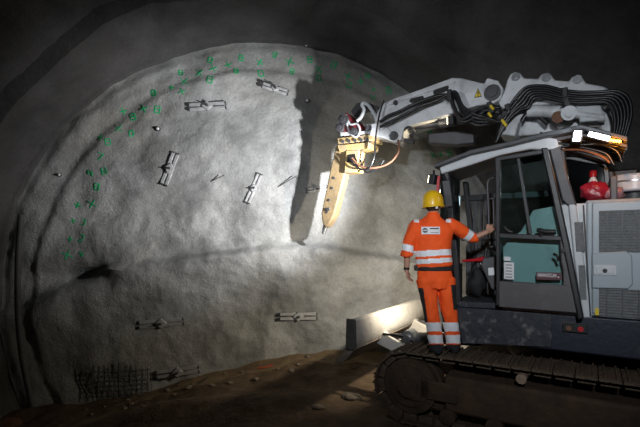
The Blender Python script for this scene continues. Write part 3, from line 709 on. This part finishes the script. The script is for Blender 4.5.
# hoses
def hose(pts, r, y, m='rubber', nm='hydraulic_hose', parent=None):
    part(MB().tube(smooth_pts([L3(a, b, yy if yy is not None else y) for a, b, *z in pts for yy in [z[0] if z else None]]), r, 10), nm, m, smooth=True, parent=parent)
for i in range(6):
    o = i*2.3; yy = .26+.03*(i % 2)
    hose([(497-i*.3,142),(500+o*.6,126-o*.3),(507+o,111),(516+o*1.1,97+o*.9),(527+o*.6,87+o*1.0),(545,86+o*1.0),(562,90+o*1.0),(580,92+o*.95),(598-o*.4,92+o*.9),(616-o*.9,91+o*1.0),(628-o*1.4,98+o*.9),(631-o*1.4,115+o*.6),(624-o,140),(618-o*.8,152)], .019, yy)
for i in range(2):
    hose([(500,113-i*5),(488,110-i*4),(476,117-i*6),(464,122-i*3),(458,118-i*3),(454,108-i*2),(449,96-i),(438,96+i*4),(424,100+i*5),(410,106+i*6),(398,112+i*6),(388,116+i*7),(380,122+i*5)], .024, .26+.04*i)
for i in range(4):
    hose([(512-i*2,104+i*4),(500,116+i*2),(488,124-i*2),(474,124-i*3.5),(463,114-i*2.5),(457,100-i*2),(450+i,94-i)], .02, .22+.035*i)
for k, (px, py) in enumerate(((505,115),(508,108),(565,95),(567,103),(450,96),(491,108))):
    q = L3(px, py, .28); part(MB().box(q, (.06,.10,.16 if k > 1 else .09), Matrix.Rotation(.3*(k % 2), 3, 'Y')), 'hose_clamp', 'black', bevel=.008)
for px, py in ((492,107.5),(490,115),(503.5,122),(505,124)):
    q = L3(px, py, .34); part(MB().cyl(q-Vector((.02,0,.03)), q+Vector((.02,0,.03)), .018, 12), 'hose_tag', 'ylw', smooth=True)
hose([(398,140),(399,150),(393,160),(383,166),(370,168),(360,166),(352,158)], .016, .26, 'ylw' if False else 'rust')
hose([(384,100),(380,112),(377,128),(375,145),(374,158),(368,169),(358,168),(351,160)], .014, .28)
hose([(360,160),(366,172),(378,168),(384,160)], .014, .24)

# ---- things resting on the machine
def W(v): return Matrix.Rotation(RZ, 3, 'Z') @ Vector(v)+EX
bx, _ = L(594,0,.85); bz = ZT
bag = empty('plastic_bag', W((bx, .85, bz)), RZ); tag(bag, 'glossy red plastic bag lying on the engine housing behind the cab', 'bag')
mb = MB().ell((0,0,.10), (.135,.10,.105), 28, 18)
for i, v in enumerate(mb.v):
    vv = Vector(v); n = noise.noise(vv*14)*.03+noise.noise(vv*30)*.012; mb.v[i] = tuple(vv+(vv-Vector((0,0,.1))).normalized()*n)
mb.build('bag_body', M['redb'], bag, smooth=True)
mb = MB().ell((-.17,0,.07), (.10,.08,.07), 20, 14)
for i, v in enumerate(mb.v):
    vv = Vector(v); mb.v[i] = tuple(vv+vv.normalized()*noise.noise(vv*20)*.03)
mb.build('loose_wrapping', mat('wrap', (.35,.3,.35), .3, bump=.4, bscale=30, col2=(.4,.06,.06), vscale=12), bag, smooth=True)
MB().box((-.18,.075,.07), (.035,.015,.045)).build('yellow_tag', M['ylw'], bag, bevel=.004)
bo_ = empty('bottle', W((L(593,0,.72)[0], .72, bz)), RZ); tag(bo_, 'white bottle with red cap standing behind the red plastic bag', 'bottle')
MB().tube([(0,0,.0),(0,0,.22),(0,0,.26),(0,0,.28)], [.045,.045,.03,.02], 20).build('bottle_body', M['wht'], bo_, smooth=True)
MB().tube([(0,0,.275),(0,0,.33),(0,0,.345)], [.035,.035,.025], 20).build('bottle_cap', M['redcap'], bo_, smooth=True)
bk = MB().box((0,0,.05), (.12,.1,.1)).build('bracket_box', M['dgrey'], bevel=.008) if False else None

# ------------------------------------------------------------------ person
def union(mb, name, voxel, sm=3, fac=.5):
    me = bpy.data.meshes.new(name); me.from_pydata(mb.v, [], mb.f)
    bm = bmesh.new(); bm.from_mesh(me); bmesh.ops.remove_doubles(bm, verts=bm.verts, dist=1e-6); bmesh.ops.recalc_face_normals(bm, faces=bm.faces); bm.to_mesh(me); bm.free()
    t = bpy.data.objects.new('tmp', me); COL.objects.link(t)
    r = t.modifiers.new('r', 'REMESH'); r.mode = 'VOXEL'; r.voxel_size = voxel
    s = t.modifiers.new('s', 'SMOOTH'); s.iterations = sm; s.factor = fac
    out = bpy.data.meshes.new_from_object(t.evaluated_get(bpy.context.evaluated_depsgraph_get())); bpy.data.objects.remove(t)
    out.polygons.foreach_set('use_smooth', [True]*len(out.polygons)); return out
def elt(mb, rows, n=24, side=Vector((1,0,0))):      # rows: (point, rx, ry) cross-sections stacked along the limb, rx along side
    vs = []; fs = []
    pts = [r[0] for r in rows]; m = len(rows)
    for i, (p, rx, ry) in enumerate(rows):
        t = (pts[min(i+1, m-1)]-pts[max(i-1, 0)]).normalized(); u = (side-t*side.dot(t)).normalized(); w = t.cross(u)
        for k in range(n):
            a = 2*PI*k/n; vs.append(p+u*rx*math.cos(a)+w*ry*math.sin(a))
    fs = [(i*n+k, i*n+(k+1) % n, (i+1)*n+(k+1) % n, (i+1)*n+k) for i in range(m-1) for k in range(n)]
    fs += [tuple(range(n-1, -1, -1)), tuple((m-1)*n+k for k in range(n))]
    return mb.add(vs, fs)
def caps(mb, pts, rr, n=14):
    mb.tube(pts, rr, n)
    for p, r in zip(pts, rr): mb.ell(p, (r, r, r), n, 8)
    return mb
PY = 4.86
def Q(px, py, dy=0.): return P(px, py, PY+dy)
root = empty('person', Vector((Q(445,350).x, PY, .0)))
tag(root, 'person in orange workwear and yellow helmet standing on the track, back turned, reaching for door', 'person')
FZ = .862                                            # top of the track shoes
PO = root.location.copy()
# joints
hd = Q(433,206,.03); nk0 = Q(433.5,219,.03); shL = Q(415,226,.01); shR = Q(452,225,.01)
elL = Q(407,254,-.02); wrL = Q(406.5,270,.0); elR = Q(473,238,.06); wrR = Q(487,232,.02)
hipL = Q(426.5,276,.0); hipR = Q(444,276,.0); knL = Q(431.5,315,-.03); knR = Q(449.5,315,.0)
anL = Q(437,342,.0); anR = Q(453.8,342,.05); anL.z = anR.z = FZ+.09
body = MB()
elt(body, [(Q(435.5,285),.13,.10),(Q(435,275),.165,.115),(Q(434,262),.145,.105),(Q(433,250),.15,.105),(Q(433,238),.165,.115),(Q(433,228),.18,.11),(Q(433,222),.15,.085),(Q(433.4,218),.07,.065)])
elt(body, [(Q(433.4,222,.0),.062,.062),(Q(433,214,.02),.056,.058),(hd,.055,.06)])
# head, looking away and to the right
HR = Matrix.Rotation(-.45, 3, 'Z')
def hp_(x, y, z): return hd+HR @ Vector((x, y, z))
body.ell(hd+Vector((0,0,.02)), (.075,.095,.10), 24, 16, HR); body.ell(hp_(0,.035,-.055), (.055,.06,.06), 18, 12, HR)
body.ell(hp_(0,.10,-.015), (.014,.02,.028), 10, 8, HR); body.ell(hp_(0,.09,-.058), (.025,.012,.008), 10, 8, HR)
for s in (-1, 1): body.ell(hp_(s*.078,-.005,-.01), (.012,.02,.032), 10, 8, HR)
caps(body, [shL, elL, wrL], [.052,.042,.029]); caps(body, [shR, elR, wrR], [.052,.042,.029])
caps(body, [hipL, knL, anL], [.085,.058,.042]); caps(body, [hipR, knR, anR], [.085,.058,.042])
for a in (anL, anR):
    caps(body, [a+Vector((0,-.03,-.055)), a+Vector((.03,.15,-.06))], [.035,.028])
def hand(w, d, side, curl, axis):                    # d: pointing direction, side: towards the thumb, axis: palm normal (fingers curl towards it)
    d = d.normalized(); side = side.normalized(); axis = axis.normalized()
    palm = w+d*.045
    Rm = Matrix((side, axis, d)).transposed()
    body.ell(palm, (.042,.017,.052), 16, 10, Rm); body.ell(w+d*.01, (.028,.02,.03), 12, 8, Rm)
    for i, (off, ln) in enumerate(((.030,.070),(.010,.078),(-.010,.072),(-.030,.058))):
        p0 = w+d*.080+side*off; d1 = (d*math.cos(curl)+axis*math.sin(curl)).normalized(); d2 = (d*math.cos(curl*2.2)+axis*math.sin(curl*2.2)).normalized()
        p1 = p0+d1*ln*.5; p2 = p1+d2*ln*.5
        caps(body, [w+d*.055+side*off*.9, p0, p1, p2], [.011,.0100,.0092,.0080], 8)
    t0 = w+d*.025+side*.028; t1 = t0+(d*.6+side*.8)*.032; t2 = t1+(d*.9+side*.2+axis*.3)*.032
    caps(body, [t0, t1, t2], [.0125,.011,.009], 8)
hand(wrL, Vector((.25,.0,-1)), Vector((.5,.85,.1)), .35, Vector((1,-.3,.1)))
hand(wrR, Vector((.7,.1,.62)), Vector((-.5,.1,.75)), .75, Vector((.6,.7,-.3)))
bme = union(body, 'person_body', .0075, 2)
bme.materials.append(M['skin']); bobj = bpy.data.objects.new('body', bme); COL.objects.link(bobj); bobj.parent = root
bme.transform(Matrix.Translation(-PO))
def cloth(mb, name, voxel, mats, pick, sm=3, amp=.012):
    me = union(mb, name, voxel, sm)
    for v in me.vertices:
        q = v.co; n = noise.noise(Vector((q.x*9, q.y*9, q.z*6)))*amp+noise.noise(Vector((q.x*20, q.y*20, q.z*13+5)))*amp*.4
        v.co = q+v.normal*n
    for m in mats: me.materials.append(m)
    for p in me.polygons:
        c = p.center; py = HY-(c.z-CZ)*F/c.y; px = CX+F*c.x/c.y; p.material_index = pick(px, py, c)
    me.transform(Matrix.Translation(-PO)); o = bpy.data.objects.new(name, me); COL.objects.link(o); o.parent = root; return o
jk = MB()
elt(jk, [(Q(434.5,266.5),.205,.145),(Q(434,260),.210,.15),(Q(433,250),.205,.145),(Q(433,240),.215,.145),(Q(433,231),.235,.14),(Q(433,225),.215,.12),(Q(433,220.5),.14,.10),(Q(433.5,216.5),.082,.082),(Q(433.5,213.5,.01),.07,.072)], 36)
sl = elL.lerp(wrL, .12)
caps(jk, [shL+Vector((.01,0,-.01)), elL.lerp(shL, .4)], [.088,.078]); jk.tube([elL.lerp(shL, .4), elL, sl], [.078,.072,.074], 18)
caps(jk, [shR+Vector((-.01,0,-.01)), shR.lerp(elR, .5)], [.088,.074]); jk.tube([shR.lerp(elR, .5), elR, elR.lerp(wrR, .25)], [.074,.066,.066], 18)
axR = (elR-shR).normalized(); axL = (elL-shL).normalized()
def pj(px, py, c):
    tR = (c-shR).dot(axR)/(elR-shR).length; tL = (c-shL).dot(axL)/(elL-shL).length
    if px > 457 and py < 250: return 1 if .62 < tR < .86 else 0
    if px < 413.5 and py > 236: return 1 if .70 < tL < .93 else 0
    b = py+ (px-433)*.06
    if 250.0 < b < 256.0 or 258.5 < b < 263.3: return 1
    if 219 < py < 222.5 and (414 < px < 419 or 446 < px < 451): return 1
    return 0
jo = cloth(jk, 'jacket', .0085, [M['hvor'], M['refl']], pj, 3, .014); jo['label'] = 'orange jacket with silver reflective bands'
tr = MB()
elt(tr, [(Q(435.5,288),.16,.135),(Q(435.3,280),.195,.145),(Q(434.8,272),.195,.135),(Q(434.5,265),.185,.125)], 36)
hL = hipL+Vector((-.005,0,-.03)); hR = hipR+Vector((.01,0,-.03))
def leg_t(h, k, a): tr.tube([h, h.lerp(k, .5), k, k.lerp(a, .5), a+Vector((0,0,.0)), a+Vector((0,0,-.045))], [.112,.100,.084,.080,.083,.081], 22)
leg_t(hL, knL, anL); leg_t(hR, knR, anR)
def ptz(px, py, c):
    if 322.5 < py < 331.5 or 335 < py < 343.5: return 1
    if py >= 344.5: return 2
    if py > 284:
        t = (py-284)/60; le = 420.5+t*8; re = 452.5+t*7.
        if (px < le+2.2 and py < 322 and py > 288) : return 2
        if px > re-1.8 and 285 < py < 310: return 2
        if 312 < py < 323 and abs(px-(440+ (py-312)*.35)) < 1.6: return 2
        if 340 > py > 312 and px < le+1.0: return 2
    return 0
to = cloth(tr, 'trousers', .0085, [M['hvor'], M['refl'], M['troublk']], ptz, 3, .014); to['label'] = 'orange trousers with reflective bands and black side panels'
bt = MB(); elt(bt, [(Q(434.7,270.3),.208,.148),(Q(434.7,266.2),.206,.146)], 36)
bt.build('belt', M['troublk'], root, bevel=.006, smooth=True, loc=-PO)
MB().box(Q(416.5,268,-.02), (.05,.06,.06)).build('belt_pouch', M['blk'], root, bevel=.008, loc=-PO)
for a, off in ((anL, Vector((.03,.15,0))), (anR, Vector((.05,.15,0)))):
    m = MB(); caps(m, [a+Vector((0,-.035,-.048)), a+Vector((0,.03,-.042)), a+off*.8+Vector((0,0,-.052))], [.043,.048,.04]); m.tube([a+Vector((0,0,.05)), a+Vector((0,0,-.05))], [.055,.055], 16)
    zmin = FZ+.008
    me = union(m, 'boot', .008, 2)
    for v in me.vertices: v.co.z = max(v.co.z, zmin)
    me.materials.append(M['troublk']); me.transform(Matrix.Translation(-PO)); o = bpy.data.objects.new('boot', me); COL.objects.link(o); o.parent = root
# watch
ax = (wrL-elL).normalized(); p = wrL-ax*.02
MB().tube([p-ax*.012, p+ax*.012], .034, 18).build('watch', M['blk'], root, smooth=True, loc=-PO)
# hair and helmet
MB().ell(hp_(0,-.015,.0), (.08,.092,.075), 20, 14, HR).build('hair', M['hair'], root, smooth=True, loc=-PO)
hm_ = MB(); n = 40
tilt = Matrix.Rotation(-.06, 3, 'Y') @ Matrix.Rotation(-.45, 3, 'Z')
rows = []; prof = [(1.0,-.045,0),(1.02,-.03,0),(1.0,0,0),(.97,.04,0),(.87,.085,0),(.68,.118,0),(.40,.138,0),(.12,.145,0),(.001,.146,0)]
vsx = []
for (r, z, _) in prof:
    for k in range(n):
        a = 2*PI*k/n; ridge = 1+(.012 if abs(math.cos(a)) < .18 and z > .03 else 0)
        vsx.append(hd+Vector((0,0,.035))+tilt @ Vector((r*.118*math.cos(a)*ridge, r*.140*math.sin(a), z*ridge)))
fx = [(i*n+k, i*n+(k+1) % n, (i+1)*n+(k+1) % n, (i+1)*n+k) for i in range(len(prof)-1) for k in range(n)]+[tuple(range(n-1, -1, -1))]
hm_.add(vsx, fx)
hel = hm_.build('helmet', M['helm'], root, smooth=True, loc=-PO); hel['label'] = 'yellow safety helmet'
vb = []
for rr, z in ((1.0,-.043),(1.13,-.052),(1.13,-.046),(1.0,-.034)):
    for k in range(n):
        a = 2*PI*k/n; ext = 1+.16*max(0, math.sin(a))**2*(rr > 1)
        vb.append(hd+Vector((0,0,.035))+tilt @ Vector((rr*.118*math.cos(a), rr*.140*math.sin(a)*ext, z)))
fb = [(j*n+k, j*n+(k+1) % n, ((j+1) % 4)*n+(k+1) % n, ((j+1) % 4)*n+k) for j in range(4) for k in range(n)]
MB().add(vb, fb).build('helmet_brim', M['helm'], hel, smooth=True)
MB().box(hd+Vector((.005,-.135,-.028)), (.028,.02,.03)).build('helmet_dial', M['wht'], hel, bevel=.005)
# back badge, fitted on the jacket by casting onto it
dg = bpy.context.evaluated_depsgraph_get(); bpy.context.view_layer.update()
def on_back(px, py):
    o = P(px, py, 1.0)-PO; d = (P(px, py, 2.0)-P(px, py, 1.0)).normalized()
    ok, loc, nrm, i = jo.ray_cast(o, d)
    return loc if ok else P(px, py, 4.87)-PO
def patch(name, x0, y0, x1, y1, off, m, parent, nx=8, ny=4, shape=None):
    vs = []; 
    if shape is None:
        for side in (0, 1):
            for j in range(ny+1):
                for i in range(nx+1):
                    q = on_back(x0+(x1-x0)*i/nx, y0+(y1-y0)*j/ny); vs.append(q+Vector((0,-off if side else .002,0)))
        S = (nx+1)*(ny+1); fs = []
        for j in range(ny):
            for i in range(nx):
                a = j*(nx+1)+i; fs.append((a, a+1, a+nx+2, a+nx+1)); fs.append((S+a, S+a+nx+1, S+a+nx+2, S+a+1))
        ring = [i for i in range(nx+1)]+[j*(nx+1)+nx for j in range(1, ny+1)]+[ny*(nx+1)+i for i in range(nx-1, -1, -1)]+[j*(nx+1) for j in range(ny-1, 0, -1)]
        for a, b in zip(ring, ring[1:]+ring[:1]): fs.append((a, S+a, S+b, b))
    else:
        cx, cy, rx, ry = x0, y0, x1, y1; N = 16
        for side in (0, 1):
            for k in range(N): q = on_back(cx+rx*math.cos(2*PI*k/N), cy+ry*math.sin(2*PI*k/N)); vs.append(q+Vector((0,-off if side else .002,0)))
        fs = [tuple(range(N)), tuple(range(2*N-1, N-1, -1))]+[(k, (k+1) % N, N+(k+1) % N, N+k) for k in range(N)]
    return MB().add(vs, fs).build(name, m, parent)
bg = patch('back_badge', 421.2,226.8,439.8,234.2,.010, M['wht'], jo)
patch('badge_emblem', 424.8,230.4,2.6,2.5,.014, M['dgrey'], jo, shape='c')
patch('badge_emblem_bar', 422.8,229.9,426.8,230.8,.017, M['wht'], jo, 3, 1)
patch('badge_print', 429.8,228.0,438.6,229.1,.014, M['blk'], jo, 5, 1)
patch('badge_print', 430.3,232.4,438.2,232.9,.014, M['dgrey'], jo, 5, 1)

# ------------------------------------------------------------------ lights
def spot(loc, aim, power, col, ang, blend=.6, rad=.06):
    l = bpy.data.lights.new('spot', 'SPOT'); l.energy = power; l.color = col; l.spot_size = math.radians(ang); l.spot_blend = blend; l.shadow_soft_size = rad
    o = bpy.data.objects.new('spot_light', l); COL.objects.link(o); o.location = loc; o.rotation_euler = (Vector(aim)-Vector(loc)).to_track_quat('-Z', 'Y').to_euler(); return o
Rm = Matrix.Rotation(RZ, 3, 'Z'); inv = Rm.inverted()
def toL(w): return inv @ (Vector(w)-EX)
# two work lamps on the front of the cab
pA = Vector((1.36,.85,2.93)); tA = face_px(255,170)
eA = lamp(pA, toL(tA)); spot(W(eA+(toL(tA)-pA).normalized()*.03), tA, 1080, (.97,.98,1), 84, 1.0, .04)
pB = Vector((1.34,.62,1.78)); tB = face_px(350,300)
eB = lamp(pB, toL(tB)); spot(W(eB+(toL(tB)-pB).normalized()*.03), tB, 190, (1,.88,.68), 155, .85, .04)
# lamp under the arm throwing light on the hammer
pC = L3(452,121,.1); tC = W(L3(352,140,.0))
eC = lamp(pC, toL(tC)); spot(W(eC+(toL(tC)-pC).normalized()*.03), tC, 24, (1,.80,.52), 42, .8, .03)
# added fill spots outside the picture, none with a lamp body
spot((.3,-.4,3.5), P(505,215,5), 610, (.90,.95,1.0), 62, 1., .12)  # unseen fill above the camera, brightening the cab side
spot((-3.0,1.2,3.4), face_px(375,120), 430, (.95,.97,1.0), 62, 1., .15)  # unseen fill from the left, lifting the arm's shade on the face
spot((.1,-.4,3.3), P(433,255,5), 170, (.95,.97,1.0), 20, .9, .12)  # narrow unseen fill, added to brighten the person
def point(loc, power, col, rad=.03):
    l = bpy.data.lights.new('point', 'POINT'); l.energy = power; l.color = col; l.shadow_soft_size = rad; o = bpy.data.objects.new('lamp_light', l); COL.objects.link(o); o.location = loc
point(W(c2+Vector((0,.05,-.06))), 5, (1,.33,.03))
point(W(c3+Vector((0,.09,0))), 3, (.9,.95,1))

w = bpy.data.worlds.new('world'); sc.world = w; w.use_nodes = True
w.node_tree.nodes['Background'].inputs[0].default_value = (.6,.62,.68,1); w.node_tree.nodes['Background'].inputs[1].default_value = .02

cam = bpy.data.cameras.new('camera'); co = bpy.data.objects.new('camera', cam); COL.objects.link(co); sc.camera = co
co.location = (0, 0, CZ); co.rotation_euler = (PI/2, 0, 0); cam.sensor_width = 36; cam.lens = F/640*36; cam.shift_y = (HY-213.5)/640
cam.clip_start = .05
sc.view_settings.view_transform = 'Standard'; sc.view_settings.look = 'None'; sc.view_settings.gamma = 1; sc.view_settings.exposure = 0
